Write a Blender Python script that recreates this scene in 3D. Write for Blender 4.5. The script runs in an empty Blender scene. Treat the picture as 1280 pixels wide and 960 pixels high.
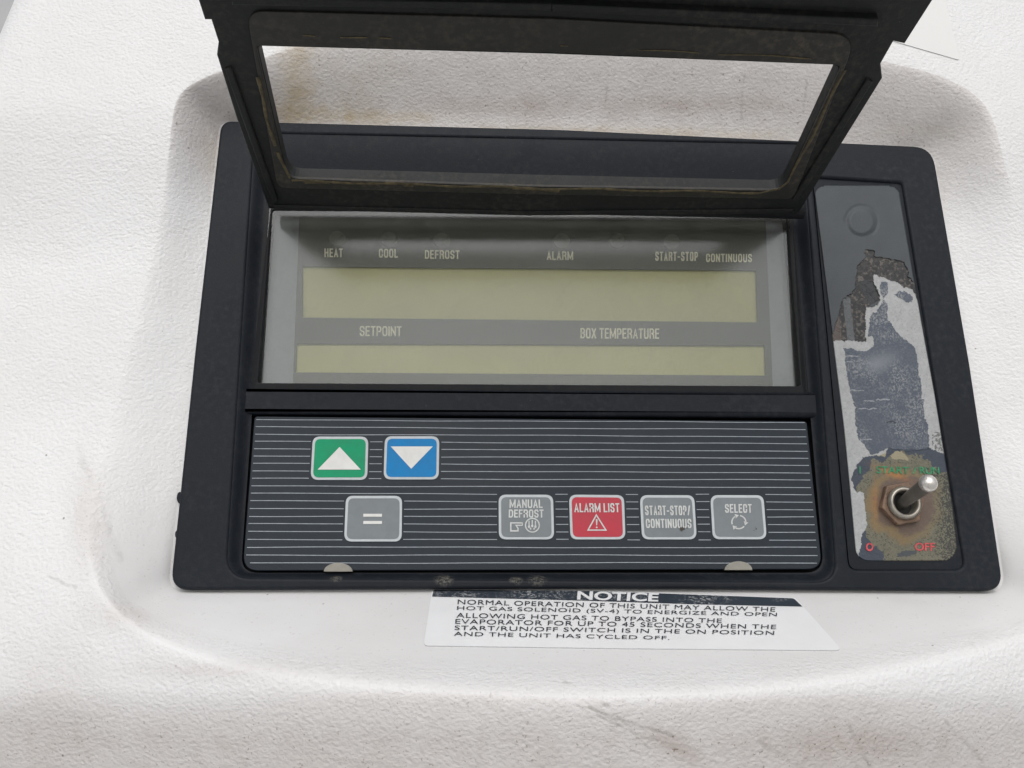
import bpy, bmesh, math, random
import numpy as np
from mathutils import Vector, Matrix
from mathutils.geometry import tessellate_polygon, delaunay_2d_cdt
from mathutils.bvhtree import BVHTree
random.seed(7); np.random.seed(7)
SC = bpy.context.scene; COL = SC.collection
# ------------------------------------------------------------------ camera
# panel frame: u right, v up, w out of the panel (metres); world = (u, -w, v)
F, CU, CV, CW, RX, RY, RZ = 1050.443, -0.048, -0.1027, 0.3039, 0.2842, -0.0301, -0.0021
def rot(rx, ry, rz):
    cx, sx, cy, sy, cz, sz = math.cos(rx), math.sin(rx), math.cos(ry), math.sin(ry), math.cos(rz), math.sin(rz)
    return (np.array([[cz,-sz,0],[sz,cz,0],[0,0,1]]) @ np.array([[cy,0,sy],[0,1,0],[-sy,0,cy]]) @ np.array([[1,0,0],[0,cx,-sx],[0,sx,cx]]))
RM = rot(RX, RY, RZ); CP = np.array([CU, CV, CW]); TOW = np.array([[1,0,0],[0,0,-1],[0,1,0]], float)
def wd(p):
    return (p[0], -p[2], p[1])
cam = bpy.data.cameras.new('camera'); co = bpy.data.objects.new('camera', cam); COL.objects.link(co); SC.camera = co
cam.sensor_width = 36; cam.lens = 36 * F / 1280; cam.clip_start = 0.005; cam.clip_end = 500
mw = Matrix((TOW @ RM).tolist()).to_4x4(); mw.translation = Vector(wd(CP)); co.matrix_world = mw
# ------------------------------------------------------------------ light
SUN_EL, SUN_AZ = 42.0, 183.0          # azimuth clockwise from +Y
wld = bpy.data.worlds.new('World'); SC.world = wld; wld.use_nodes = True
nt = wld.node_tree; bg = nt.nodes['Background']; sky = nt.nodes.new('ShaderNodeTexSky')
sky.sky_type = 'NISHITA'; sky.sun_disc = False; sky.sun_elevation = math.radians(SUN_EL); sky.sun_rotation = math.radians(SUN_AZ)
sky.dust_density = 3.0; sky.air_density = 1.0; sky.ozone_density = 1.0
hs = nt.nodes.new('ShaderNodeHueSaturation'); hs.inputs['Saturation'].default_value = 0.30
nt.links.new(sky.outputs[0], hs.inputs['Color']); nt.links.new(hs.outputs[0], bg.inputs['Color'])
bg.inputs['Strength'].default_value = 0.15
sl = bpy.data.lights.new('sun', 'SUN'); so = bpy.data.objects.new('sun', sl); COL.objects.link(so)
sl.energy = 1.0; sl.angle = math.radians(75); sl.color = (1.0, 0.985, 0.96)
e, a = math.radians(SUN_EL), math.radians(SUN_AZ)
sd = Vector((math.sin(a)*math.cos(e), math.cos(a)*math.cos(e), math.sin(e)))
so.rotation_euler = sd.to_track_quat('Z', 'Y').to_euler()
SC.view_settings.view_transform = 'Standard'; SC.view_settings.look = 'None'
SC.view_settings.exposure = -0.24; SC.view_settings.gamma = 1.0
SC.render.resolution_x = 1024; SC.render.resolution_y = 768
# ------------------------------------------------------------------ projection helpers
def ray(x, y):
    return RM @ np.array([(x-640)/F, -(y-480)/F, -1.0])
def P(x, y, w=0.0):
    d = ray(x, y); return CP + (w - CW) / d[2] * d
def Pn(x, y, n, o, t=0.0):
    d = ray(x, y); q = o + n*t; return CP + (n @ (q - CP)) / (n @ d) * d
def lin(c):
    return tuple(((v/255)/12.92 if v/255 <= 0.04045 else ((v/255+0.055)/1.055)**2.4) for v in c[:3]) + (1,)
# ------------------------------------------------------------------ materials
def nd(m, t, **k):
    n = m.node_tree.nodes.new(t)
    for a_, b_ in k.items(): setattr(n, a_, b_)
    return n
def mat(name, col, rough=0.5, metal=0.0, spec=0.5, var=0.0, vscale=60, bump=0.0, bscale=800, detail=3):
    m = bpy.data.materials.new(name); m.use_nodes = True; T = m.node_tree; b = T.nodes['Principled BSDF']
    c = col if len(col) == 4 else (*col, 1)
    b.inputs['Base Color'].default_value = c; b.inputs['Roughness'].default_value = rough
    b.inputs['Metallic'].default_value = metal; b.inputs['Specular IOR Level'].default_value = spec
    tc = nd(m, 'ShaderNodeTexCoord')
    if var > 0:
        n = nd(m, 'ShaderNodeTexNoise'); n.inputs['Scale'].default_value = vscale; n.inputs['Detail'].default_value = detail+2
        n.inputs['Roughness'].default_value = 0.65
        T.links.new(tc.outputs['Object'], n.inputs['Vector'])
        r = nd(m, 'ShaderNodeMapRange'); r.inputs[1].default_value = 0.3; r.inputs[2].default_value = 0.7
        r.inputs[3].default_value = 1-var; r.inputs[4].default_value = 1+var
        T.links.new(n.outputs['Fac'], r.inputs[0])
        mx = nd(m, 'ShaderNodeVectorMath', operation='SCALE'); mx.inputs[0].default_value = c[:3]
        T.links.new(r.outputs[0], mx.inputs['Scale']); T.links.new(mx.outputs[0], b.inputs['Base Color'])
        r2 = nd(m, 'ShaderNodeMapRange'); r2.inputs[1].default_value = 0.3; r2.inputs[2].default_value = 0.7
        r2.inputs[3].default_value = rough-0.08; r2.inputs[4].default_value = rough+0.1
        T.links.new(n.outputs['Fac'], r2.inputs[0]); T.links.new(r2.outputs[0], b.inputs['Roughness'])
    if bump > 0:
        n = nd(m, 'ShaderNodeTexNoise'); n.inputs['Scale'].default_value = bscale; n.inputs['Detail'].default_value = detail
        T.links.new(tc.outputs['Object'], n.inputs['Vector'])
        bp = nd(m, 'ShaderNodeBump'); bp.inputs['Strength'].default_value = 1.0; bp.inputs['Distance'].default_value = bump
        T.links.new(n.outputs['Fac'], bp.inputs['Height']); T.links.new(bp.outputs[0], b.inputs['Normal'])
    return m
def math_node(m, op, a_, b_=None, c_=None, clamp=False):
    n = nd(m, 'ShaderNodeMath', operation=op); n.use_clamp = clamp
    for i, v in enumerate((a_, b_, c_)):
        if v is None: continue
        if isinstance(v, (int, float)): n.inputs[i].default_value = v
        else: m.node_tree.links.new(v, n.inputs[i])
    return n.outputs[0]
def mixc(m, fac, c1, c2):
    n = nd(m, 'ShaderNodeMix', data_type='RGBA'); L = m.node_tree.links
    for sock, v in ((n.inputs[0], fac), (n.inputs[6], c1), (n.inputs[7], c2)):
        if isinstance(v, (int, float)): sock.default_value = v
        elif isinstance(v, tuple): sock.default_value = v
        else: L.new(v, sock)
    return n.outputs[2]
def noise(m, scale, detail=3, rough=0.5, vec=None, dist=0.0):
    n = nd(m, 'ShaderNodeTexNoise'); n.inputs['Scale'].default_value = scale; n.inputs['Detail'].default_value = detail
    n.inputs['Roughness'].default_value = rough; n.inputs['Distortion'].default_value = dist
    if vec is None: vec = nd(m, 'ShaderNodeTexCoord').outputs['Object']
    m.node_tree.links.new(vec, n.inputs['Vector']); return n.outputs['Fac']
def rng(m, v, a0, a1, b0=0.0, b1=1.0):
    n = nd(m, 'ShaderNodeMapRange'); n.inputs[1].default_value = a0; n.inputs[2].default_value = a1
    n.inputs[3].default_value = b0; n.inputs[4].default_value = b1; n.clamp = True
    m.node_tree.links.new(v, n.inputs[0]); return n.outputs[0]
def spot(m, centre, radius):
    """1 at a point of the object, fading to 0 at the radius"""
    L = m.node_tree.links; tc = nd(m, 'ShaderNodeTexCoord')
    s = nd(m, 'ShaderNodeVectorMath', operation='DISTANCE'); s.inputs[1].default_value = centre
    L.new(tc.outputs['Object'], s.inputs[0]); return rng(m, s.outputs['Value'], 0, radius, 1, 0)

def plastic(name, col, rough=0.5, dust=(0.16,0.15,0.13,1), dusty=0.25, spec=0.5, spots=()):
    m = mat(name, col, rough, spec=spec); T = m.node_tree; b = T.nodes['Principled BSDF']
    c = col if len(col) == 4 else (*col, 1)
    n1 = noise(m, 26, 5, 0.65, dist=0.6); n2 = noise(m, 420, 3, 0.6)
    base = mixc(m, rng(m, n1, 0.35, 0.7), tuple(x*0.86 for x in c[:3])+(1,), tuple(x*1.2 for x in c[:3])+(1,))
    d = math_node(m, 'MULTIPLY', rng(m, n1, 0.4, 0.75), rng(m, n2, 0.45, 0.75)); d = math_node(m, 'MULTIPLY', d, dusty)
    fl = noise(m, 1500, 2, 0.5); fl2 = rng(m, noise(m, 90, 2), 0.5, 0.7)
    fk = math_node(m, 'MULTIPLY', rng(m, fl, 0.735, 0.76), fl2); fk = math_node(m, 'MULTIPLY', fk, 0.8)
    d = math_node(m, 'MAXIMUM', d, fk)
    for cc, rr in spots:
        s = math_node(m, 'MULTIPLY', spot(m, wd(cc), rr), rng(m, noise(m, 900, 4, 0.7, dist=1), 0.46, 0.56))
        d = math_node(m, 'MAXIMUM', d, math_node(m, 'MULTIPLY', s, 1.6, clamp=True))
    T.links.new(mixc(m, d, base, dust), b.inputs['Base Color'])
    T.links.new(rng(m, n1, 0.3, 0.7, rough-0.07, rough+0.12), b.inputs['Roughness'])
    bp = nd(m, 'ShaderNodeBump'); bp.inputs['Distance'].default_value = 0.00006
    T.links.new(noise(m, 1300, 2), bp.inputs['Height']); T.links.new(bp.outputs[0], b.inputs['Normal'])
    return m

M = {}
M['bezel'] = plastic('dark_plastic', (0.010,0.013,0.0185), 0.52, dusty=0.16, spec=0.22,
    spots=[(P(555,719,0),.0045),(P(672,719,0),.0045),(P(420,718,0),.003),(P(645,722,0),.003)])
M['well'] = plastic('well_plastic', (0.011,0.012,0.014), 0.6, spec=0.3, dusty=0.1)
M['lid'] = plastic('lid_plastic', (0.014,0.0155,0.0165), 0.6, spec=0.35, dust=(0.10,0.09,0.065,1), dusty=0.6)
M['lid_rim'] = plastic('lid_rim_plastic', (0.026,0.026,0.023), 0.6, dust=(0.17,0.14,0.10,1), dusty=0.8)
M['gasket'] = mat('gasket_glue', (0.105,0.085,0.045), 0.7, var=0.6, vscale=300)
M['keypad'] = plastic('keypad_film', (0.015,0.022,0.031), 0.45, dusty=0.05, spec=0.33)
M['stripe'] = mat('stripe_ink', lin((166,174,182)), 0.5, var=0.2, vscale=400)
M['edge'] = mat('key_border_ink', lin((196,202,205)), 0.45, var=0.08, vscale=300)
M['green'] = mat('green_ink', lin((0,150,104)), 0.45, spec=0.3, var=0.08, vscale=200)
M['blue'] = mat('blue_ink', lin((0,126,190)), 0.45, spec=0.3, var=0.08, vscale=200)
M['grey'] = mat('grey_ink', lin((120,127,131)), 0.45, var=0.10, vscale=160)
M['red'] = mat('red_ink', lin((182,40,60)), 0.4, var=0.10, vscale=160)
M['white'] = mat('white_ink', lin((226,226,222)), 0.45, var=0.06, vscale=300)
M['legend'] = mat('legend_ink', lin((205,207,205)), 0.45, var=0.12, vscale=500)
M['smudge'] = mat('smudge', lin((80,74,68)), 0.8, var=0.4, vscale=900)
M['mask'] = mat('display_mask', lin((92,95,84)), 0.5, var=0.07, vscale=90)
M['frost'] = mat('frosted_edge', lin((148,154,158)), 0.45, var=0.12, vscale=120)
M['lcd'] = mat('lcd', lin((194,191,124)), 0.35, var=0.035, vscale=40)
M['disptext'] = mat('display_ink', lin((252,248,226)), 0.5, var=0.10, vscale=700)
M['lamp'] = mat('indicator_lens', lin((122,124,114)), 0.3, var=0.1, vscale=500)
M['catch'] = mat('worn_catch', lin((150,147,138)), 0.7, var=0.12, vscale=300)
M['nut'] = mat('rusty_nut', (0.20,0.135,0.095), 0.6, metal=0.35, var=0.45, vscale=260, bump=0.0003, bscale=500)
M['bushing'] = mat('dull_nickel', (0.42,0.39,0.34), 0.38, metal=0.7, var=0.25, vscale=300)
M['lever'] = mat('grey_steel', (0.17,0.16,0.145), 0.5, metal=0.5, var=0.25, vscale=250)
M['tip'] = mat('polished_tip', (0.72,0.69,0.65), 0.3, metal=0.75, var=0.12, vscale=300)
M['dark'] = mat('dark_hole', (0.012,0.012,0.012), 0.7)
M['green_text'] = mat('green_print', lin((52,140,98)), 0.6, var=0.45, vscale=500)
M['red_text'] = mat('red_print', lin((200,78,84)), 0.6, var=0.35, vscale=500)
M['paper'] = mat('sticker_white', lin((240,241,242)), 0.35, var=0.03, vscale=60)
M['paper_ink'] = mat('sticker_ink', lin((56,60,66)), 0.5, var=0.35, vscale=500)
M['blank'] = mat('smooth_white_vinyl', lin((230,230,228)), 0.35, var=0.02, vscale=60)
M['wall'] = mat('grey_wall', lin((175,176,178)), 0.7, var=0.08, vscale=20)
M['ground'] = mat('concrete', (0.48,0.47,0.46), 0.9, var=0.12, vscale=2)
# worn black band of the sticker
def worn_band():
    m = mat('sticker_band', lin((58,66,76)), 0.45); T = m.node_tree; b = T.nodes['Principled BSDF']
    n = noise(m, 700, 4, 0.75, dist=0.8); z = rng(m, noise(m, 60, 2), 0.42, 0.62)
    f = math_node(m, 'MULTIPLY', rng(m, n, 0.53, 0.58), z)
    T.links.new(mixc(m, math_node(m, 'MULTIPLY', f, 0.75), lin((52,60,70)), lin((190,192,192))), b.inputs['Base Color'])
    return m
M['band'] = worn_band()
# dusty acrylic window: part clear, part mirror, a little dust
def acrylic():
    m = bpy.data.materials.new('dusty_acrylic'); m.use_nodes = True; T = m.node_tree; T.nodes.clear(); L = T.links
    out = nd(m, 'ShaderNodeOutputMaterial'); tr = nd(m, 'ShaderNodeBsdfTransparent'); tr.inputs[0].default_value = (0.95,0.96,0.93,1)
    gl = nd(m, 'ShaderNodeBsdfGlossy'); gl.inputs['Roughness'].default_value = 0.15; gl.inputs[0].default_value = (0.95,0.98,1,1)
    fr = nd(m, 'ShaderNodeFresnel'); fr.inputs[0].default_value = 1.7
    mx = nd(m, 'ShaderNodeMixShader'); L.new(fr.outputs[0], mx.inputs[0]); L.new(tr.outputs[0], mx.inputs[1]); L.new(gl.outputs[0], mx.inputs[2])
    df = nd(m, 'ShaderNodeBsdfDiffuse'); df.inputs[0].default_value = (0.42,0.42,0.38,1)
    n = noise(m, 45, 5, 0.65, dist=0.5); n2 = noise(m, 900, 3, 0.6)
    d = math_node(m, 'ADD', rng(m, n, 0.35, 0.7, 0.04, 0.12), rng(m, n2, 0.45, 0.75, 0, 0.07))
    m2 = nd(m, 'ShaderNodeMixShader'); L.new(d, m2.inputs[0]); L.new(mx.outputs[0], m2.inputs[1]); L.new(df.outputs[0], m2.inputs[2])
    L.new(m2.outputs[0], out.inputs[0]); return m
M['acrylic'] = acrylic()
def vcol(name, rough=0.6):
    m = mat(name, (0.5,0.5,0.5,1), rough); T = m.node_tree; b = T.nodes['Principled BSDF']
    at = nd(m, 'ShaderNodeAttribute', attribute_name='layer'); T.links.new(at.outputs['Color'], b.inputs['Base Color'])
    bp = nd(m, 'ShaderNodeBump'); bp.inputs['Distance'].default_value = 0.00008
    T.links.new(noise(m, 1500, 3), bp.inputs['Height']); T.links.new(bp.outputs[0], b.inputs['Normal'])
    return m
M['plate'] = vcol('worn_label_layers')
def seg_mask(m, a_, b_, wdt):
    """distance to a 3D segment -> 1 on the line (for scratches)"""
    L = m.node_tree.links; A = Vector(wd(a_)); B = Vector(wd(b_)); D = B-A; ln = D.length; D.normalize(); A = A+Vector((.00125,.00125,.00125))
    tc = nd(m, 'ShaderNodeTexCoord'); s = nd(m, 'ShaderNodeVectorMath', operation='SUBTRACT'); s.inputs[1].default_value = A
    nz = nd(m, 'ShaderNodeTexNoise'); nz.inputs['Scale'].default_value = 90; L.new(tc.outputs['Object'], nz.inputs['Vector'])
    sc = nd(m, 'ShaderNodeVectorMath', operation='MULTIPLY_ADD'); sc.inputs[1].default_value = (.0025,.0025,.0025)
    L.new(nz.outputs['Color'], sc.inputs[0]); L.new(tc.outputs['Object'], sc.inputs[2])
    L.new(sc.outputs[0], s.inputs[0])
    dt = nd(m, 'ShaderNodeVectorMath', operation='DOT_PRODUCT'); dt.inputs[1].default_value = D; L.new(s.outputs[0], dt.inputs[0])
    cl = nd(m, 'ShaderNodeMapRange'); cl.inputs[1].default_value = 0; cl.inputs[2].default_value = ln; cl.inputs[3].default_value = 0; cl.inputs[4].default_value = ln
    L.new(dt.outputs['Value'], cl.inputs[0])
    pv = nd(m, 'ShaderNodeVectorMath', operation='SCALE'); pv.inputs[0].default_value = D; L.new(cl.outputs[0], pv.inputs['Scale'])
    ds = nd(m, 'ShaderNodeVectorMath', operation='DISTANCE'); L.new(s.outputs[0], ds.inputs[0]); L.new(pv.outputs[0], ds.inputs[1])
    return rng(m, ds.outputs['Value'], wdt*0.3, wdt, 1, 0)

# ------------------------------------------------------------------ mesh helpers
def link(name, me, parent=None, loc=None):
    o = bpy.data.objects.new(name, me); COL.objects.link(o)
    if parent is not None:
        o.parent = parent
        if parent.type == 'EMPTY': o.matrix_parent_inverse = Matrix.Translation(parent.location).inverted()
    return o
def tag(o, label, cat=None, group=None, kind=None):
    if label: o['label'] = label
    if cat: o['category'] = cat
    if group: o['group'] = group
    if kind: o['kind'] = kind
    return o
class MB:
    """collects faces given in panel coordinates, one material index per call"""
    def __init__(s): s.v = []; s.f = []; s.m = []; s.s = []; s.mats = []
    def mi(s, m):
        if m not in s.mats: s.mats.append(m)
        return s.mats.index(m)
    def add(s, verts, faces, m, smooth=False):
        o = len(s.v); s.v += [wd(p) for p in verts]; k = s.mi(m)
        for f in faces: s.f.append([i+o for i in f]); s.m.append(k); s.s.append(smooth)
    def build(s, name, parent=None):
        me = bpy.data.meshes.new(name); me.from_pydata([tuple(map(float, v)) for v in s.v], [], s.f)
        for m in s.mats: me.materials.append(M[m])
        me.polygons.foreach_set('material_index', s.m); me.polygons.foreach_set('use_smooth', s.s)
        me.update(); return link(name, me, parent)
    # --- plate: loops = [outer, hole, ...] of 3D points on one plane, normal n, thickness back along -n
    def plate(s, loops, n, thick, m, bev=0.0, segs=4):
        n = np.array(n, float); n /= np.linalg.norm(n)
        loops = [np.array(l, float) for l in loops]
        c0 = loops[0].mean(0); ax = loops[0][1]-loops[0][0]; ax = ax-n*(ax@n); ax /= np.linalg.norm(ax); ay = np.cross(n, ax)
        tops = []
        for k, l in enumerate(loops):
            x = (l-c0)@ax; y = (l-c0)@ay
            area = 0.5*np.sum(x*np.roll(y,-1)-np.roll(x,-1)*y)
            if (area > 0) == (k > 0): l = l[::-1]; x = x[::-1]; y = y[::-1]   # outer ccw, holes cw
            d = np.roll(l,-1,0)-l; d /= np.maximum(np.linalg.norm(d,axis=1,keepdims=True),1e-9)
            dp = np.roll(d,1,0); inn = np.cross(n, d); inp = np.cross(n, dp); nn = inn+inp
            nn /= np.maximum(np.linalg.norm(nn,axis=1,keepdims=True),1e-9)
            cs = np.clip((nn*inn).sum(1),0.5,1)[:,None]
            rings = []
            if bev > 0:
                for i in range(segs+1):
                    t = math.pi/2*i/segs
                    rings.append(l + nn/cs*bev*(1-math.cos(t)) - n*bev*(1-math.sin(t)))
            else: rings.append(l)
            allr = [l - n*thick] + rings
            N = len(l); vs = np.concatenate(allr); fs = []
            for r in range(len(allr)-1):
                for i in range(N):
                    j = (i+1) % N; fs.append((r*N+i, r*N+j, (r+1)*N+j, (r+1)*N+i))
            # bottom wall flat, bevel smooth
            s.add(vs[:2*N], fs[:N], m, False)
            if bev > 0: s.add(vs[N:], [tuple(q-N for q in f) for f in fs[N:]], m, True)
            tops.append(rings[-1])
        pl = [[Vector(((p-c0)@ax, (p-c0)@ay, 0)) for p in t] for t in tops]
        tris = tessellate_polygon(pl); allv = np.concatenate(tops); out = []
        for t in tris:
            a_, b_, c_ = (allv[i] for i in t)
            if np.cross(b_-a_, c_-a_) @ n < 0: t = (t[0], t[2], t[1])
            out.append(tuple(t))
        s.add(allv, out, m, False)
    def box(s, pts4, n, thick, m, bev=0.0): s.plate([pts4], n, thick, m, bev)
NW = (0,0,1)
def rloop(corners, radii, k=6, sub=1):
    """rounded polygon in pixel space"""
    out = []; N = len(corners); C = [np.array(c, float) for c in corners]
    if isinstance(radii, (int, float)): radii = [radii]*N
    for i in range(N):
        p = C[i]; a_ = C[i-1]-p; b_ = C[(i+1)%N]-p; a_ /= np.linalg.norm(a_); b_ /= np.linalg.norm(b_); r = radii[i]
        if r <= 0: out.append(p); continue
        ang = math.acos(max(-1,min(1,a_@b_))); d = r/math.tan(ang/2)
        p0 = p+a_*d; p1 = p+b_*d
        for j in range(k+1):
            t = j/k; out.append((1-t)**2*p0*1.0 + 2*t*(1-t)*p*1.0 + t*t*p1 if False else (p0*(1-t)+p*t)*(1-t)+(p*(1-t)+p1*t)*t)
    if sub > 1:
        res = []
        for i in range(len(out)):
            q = out[(i+1)%len(out)]; L_ = np.linalg.norm(q-out[i]); ns = max(1, int(L_/sub))
            for j in range(ns): res.append(out[i]+(q-out[i])*j/ns)
        out = res
    return out
def onw(loop, w): return [P(x, y, w) for x, y in loop]
_tc = {}
def text_mesh(s, bold=0.0, space=1.0):
    key = (s, bold, space)
    if key in _tc: return _tc[key]
    cu = bpy.data.curves.new('t', 'FONT'); cu.body = s; cu.size = 1.0; cu.offset = bold; cu.resolution_u = 5; cu.space_character = space
    ob = bpy.data.objects.new('t', cu); COL.objects.link(ob); dg = bpy.context.evaluated_depsgraph_get()
    me = bpy.data.meshes.new_from_object(ob.evaluated_get(dg))
    v = np.array([(q.co.x, q.co.y) for q in me.vertices]); f = [tuple(p.vertices) for p in me.polygons]
    bpy.data.objects.remove(ob); bpy.data.curves.remove(cu); bpy.data.meshes.remove(me)
    v = (v - v.min(0)) / (v.max(0)-v.min(0)); _tc[key] = (v, f); return _tc[key]
def quad_map(q, st):
    """q = TL, TR, BR, BL pixels; st in 0..1 with t up"""
    TL, TR, BR, BL = (np.array(c, float) for c in q); s_ = st[:,:1]; t = st[:,1:]
    return TL*(1-s_)*t + TR*s_*t + BR*s_*(1-t) + BL*(1-s_)*(1-t)
def text_px(mb, s, q, w, m, bold=0.02, space=1.0, fn=None):
    v, f = text_mesh(s, bold, space); px = quad_map(q, v)
    mb.add([fn(x, y) if fn else P(x, y, w) for x, y in px], f, m)
def poly_px(mb, pts, w, m, fn=None):
    tr = tessellate_polygon([[Vector((x, y, 0)) for x, y in pts]]); out = []
    for t in tr:
        a_, b_, c_ = (pts[i] for i in t)
        if (b_[0]-a_[0])*(c_[1]-a_[1])-(c_[0]-a_[0])*(b_[1]-a_[1]) > 0: t = (t[0], t[2], t[1])
        out.append(tuple(t))
    mb.add([fn(x, y) if fn else P(x, y, w) for x, y in pts], out, m)
def stroke(mb, pts, wdt, w, m, closed=False):
    pts = [np.array(p, float) for p in pts]; N = len(pts); L_ = []; R_ = []
    for i in range(N):
        a_ = pts[i-1] if (i > 0 or closed) else None; b_ = pts[(i+1)%N] if (i < N-1 or closed) else None
        d0 = pts[i]-a_ if a_ is not None else b_-pts[i]; d1 = b_-pts[i] if b_ is not None else d0
        d0 = d0/np.linalg.norm(d0); d1 = d1/np.linalg.norm(d1); d = d0+d1; d /= np.linalg.norm(d); nn = np.array([-d[1], d[0]])
        k = max(0.5, abs(nn @ np.array([-d0[1], d0[0]]))); L_.append(pts[i]+nn*wdt/2/k); R_.append(pts[i]-nn*wdt/2/k)
    vs = L_+R_; fs = []
    for i in range(N if closed else N-1):
        j = (i+1)%N; fs.append((i, j, N+j, N+i))
    mb.add([P(x, y, w) for x, y in vs], fs, m)
def circ(cx, cy, rx, ry=None, k=28, a0=0, a1=360):
    ry = ry or rx; full = abs(a1-a0) >= 360
    n = k if full else k+1
    return [(cx+rx*math.cos(math.radians(a0+(a1-a0)*i/k)), cy+ry*math.sin(math.radians(a0+(a1-a0)*i/k))) for i in range(n)]

GL = {'A':(1,[[(0,0),(.5,1),(1,0)],[(.22,.3),(.78,.3)]]), 'B':(.95,[[(0,0),(0,1),(.75,1),(1,.85),(1,.65),(.75,.52),(0,.52)],[(.75,.52),(1,.38),(1,.15),(.75,0),(0,0)]]),
 'C':(.95,[[(1,.68),(1,.82),(.8,1),(.2,1),(0,.82),(0,.18),(.2,0),(.8,0),(1,.18),(1,.34)]]), 'D':(.97,[[(0,0),(0,1),(.72,1),(1,.8),(1,.2),(.72,0),(0,0)]]),
 'E':(.8,[[(1,1),(0,1),(0,0),(1,0)],[(0,.52),(.88,.52)]]), 'F':(.78,[[(1,1),(0,1),(0,0)],[(0,.5),(.88,.5)]]), 'H':(1,[[(0,0),(0,1)],[(1,0),(1,1)],[(0,.52),(1,.52)]]),
 'I':(.0,[[(.5,0),(.5,1)]]), 'L':(.76,[[(0,1),(0,0),(1,0)]]), 'M':(1.45,[[(0,0),(0,1)],[(0,.95),(.5,.15),(1,.95)],[(1,0),(1,1)]]), 'N':(1.02,[[(0,0),(0,1)],[(0,.95),(1,.05)],[(1,0),(1,1)]]),
 'O':(.98,[[(.2,0),(0,.18),(0,.82),(.2,1),(.8,1),(1,.82),(1,.18),(.8,0),(.2,0)]]), 'P':(.93,[[(0,0),(0,1),(.75,1),(1,.84),(1,.6),(.75,.44),(0,.44)]]),
 'R':(.98,[[(0,0),(0,1),(.75,1),(1,.86),(1,.64),(.75,.5),(0,.5)],[(.72,.5),(1,.32),(1,0)]]), 'S':(.93,[[(1,.7),(1,.84),(.8,1),(.2,1),(0,.84),(0,.66),(.2,.54),(.8,.45),(1,.33),(1,.16),(.8,0),(.2,0),(0,.16),(0,.3)]]),
 'T':(.88,[[(0,1),(1,1)],[(.5,1),(.5,0)]]), 'U':(.98,[[(0,1),(0,.18),(.2,0),(.8,0),(1,.18),(1,1)]]), 'X':(.98,[[(0,0),(1,1)],[(0,1),(1,0)]]), '-':(.5,[[(0,.42),(1,.42)]]), '/':(.6,[[(0,-.02),(1,1.02)]])}
def cond_px(mb, s_, q, w, m, thick):
    """heavy condensed capitals drawn as strokes, fitted to a pixel quad TL, TR, BR, BL"""
    TL, TR, BR, BL = (np.array(c, float) for c in q); W_ = np.linalg.norm(TR-TL); H_ = np.linalg.norm(BL-TL)
    tot = sum(0.45 if c == ' ' else GL[c][0] for c in s_); ng = len(s_)-1
    unit = (W_-thick*len(s_.replace(' ', ''))-ng*thick*0.62)/tot; x = 0.0
    for ci, c in enumerate(s_):
        if c == ' ': x += 0.45*unit+0.62*thick; continue
        gw, strokes = GL[c]; cw = gw*unit
        for sk in strokes:
            pts = []
            for gx, gy in sk:
                sx = (x+thick/2+gx*cw)/W_; sy = (thick/2+gy*(H_-thick))/H_; pts.append(tuple(quad_map(q, np.array([[sx, sy]]))[0]))
            closed = pts[0] == pts[-1]
            if closed: pts = pts[:-1]
            else:
                for e_, f_ in ((0, 1), (-1, -2)):
                    d_ = np.array(pts[e_])-np.array(pts[f_]); n_ = np.linalg.norm(d_)
                    if c not in 'S': pts[e_] = tuple(np.array(pts[e_])+d_/n_*thick*0.48)
            stroke(mb, pts, thick, w+0.00004*(strokes.index(sk)), m, closed)
        x += cw+thick*1.62

# ------------------------------------------------------------------ setting
g = MB(); g.add([(-60,-1.3,-60),(60,-1.3,-60),(60,-1.3,60),(-60,-1.3,60)], [(0,1,2,3)], 'ground')  # out-of-view plane, added to bounce light up onto the panel
tag(g.build('ground'), None, kind='structure')
g = MB(); g.add([(-1.2,-1.28,-0.07),(1.2,-1.28,-0.07),(1.2,1.0,-0.07),(-1.2,1.0,-0.07)], [(0,1,2,3)], 'wall')
g.plate([[np.array(p) for p in ((-1.2,-1.28,-0.07),(1.2,-1.28,-0.07),(1.2,1.0,-0.07),(-1.2,1.0,-0.07))]], NW, 0.03, 'wall', 0.004)
g.v = g.v[4:]; g.f = [[i-4 for i in f] for f in g.f[1:]]; g.m = g.m[1:]; g.s = g.s[1:]
tag(g.build('back_panel'), 'plain grey flat panel showing behind the far left edge of the white housing', 'panel')

# ------------------------------------------------------------------ white moulded housing
def sst(x, a_, b_):
    t = np.clip((x-a_)/(b_-a_), 0, 1); return t*t*(3-2*t)
def wf(u, v):
    g_ = np.exp(-((u+0.012)/0.155)**2)
    return 0.0045 + 0.0090*sst(v, 0.03, 0.10) + 0.0505*sst(-v, 0.02, 0.112)*g_ - 0.35*np.maximum(-v-0.122, 0)
def pxfront(x, y):
    w = 0.015
    for _ in range(60):
        q = P(x, y, w); w = 0.6*w + 0.4*float(wf(q[0], q[1]))
    return P(x, y, w)
BEZ = rloop([(276,150),(700,161),(1166,183),(1213,455),(1256,739),(735,735.5),(212,737.5),(243,440)], [16,0,30,0,22,0,22,0], k=8, sub=14)
lip_px = [(219,128),(232,110),(255,97),(285,86),(330,72),(380,56),(500,40),(700,36),(900,44),(1020,58),(1101,77),(1163,92),(1215,117),(1238,146),(1250,190),
          (1272,280),(1302,400),(1330,520),(1352,620),(1358,700),(1340,755),(1300,788),(1240,808),(1180,822),(1080,842),(980,856),(870,865),(750,868),(620,865),(500,857),
          (400,847),(300,832),(230,812),(180,790),(140,758),(116,715),(110,660),(118,600),(140,520),(164,430),(183,350),(199,280),(210,200)]
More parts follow.
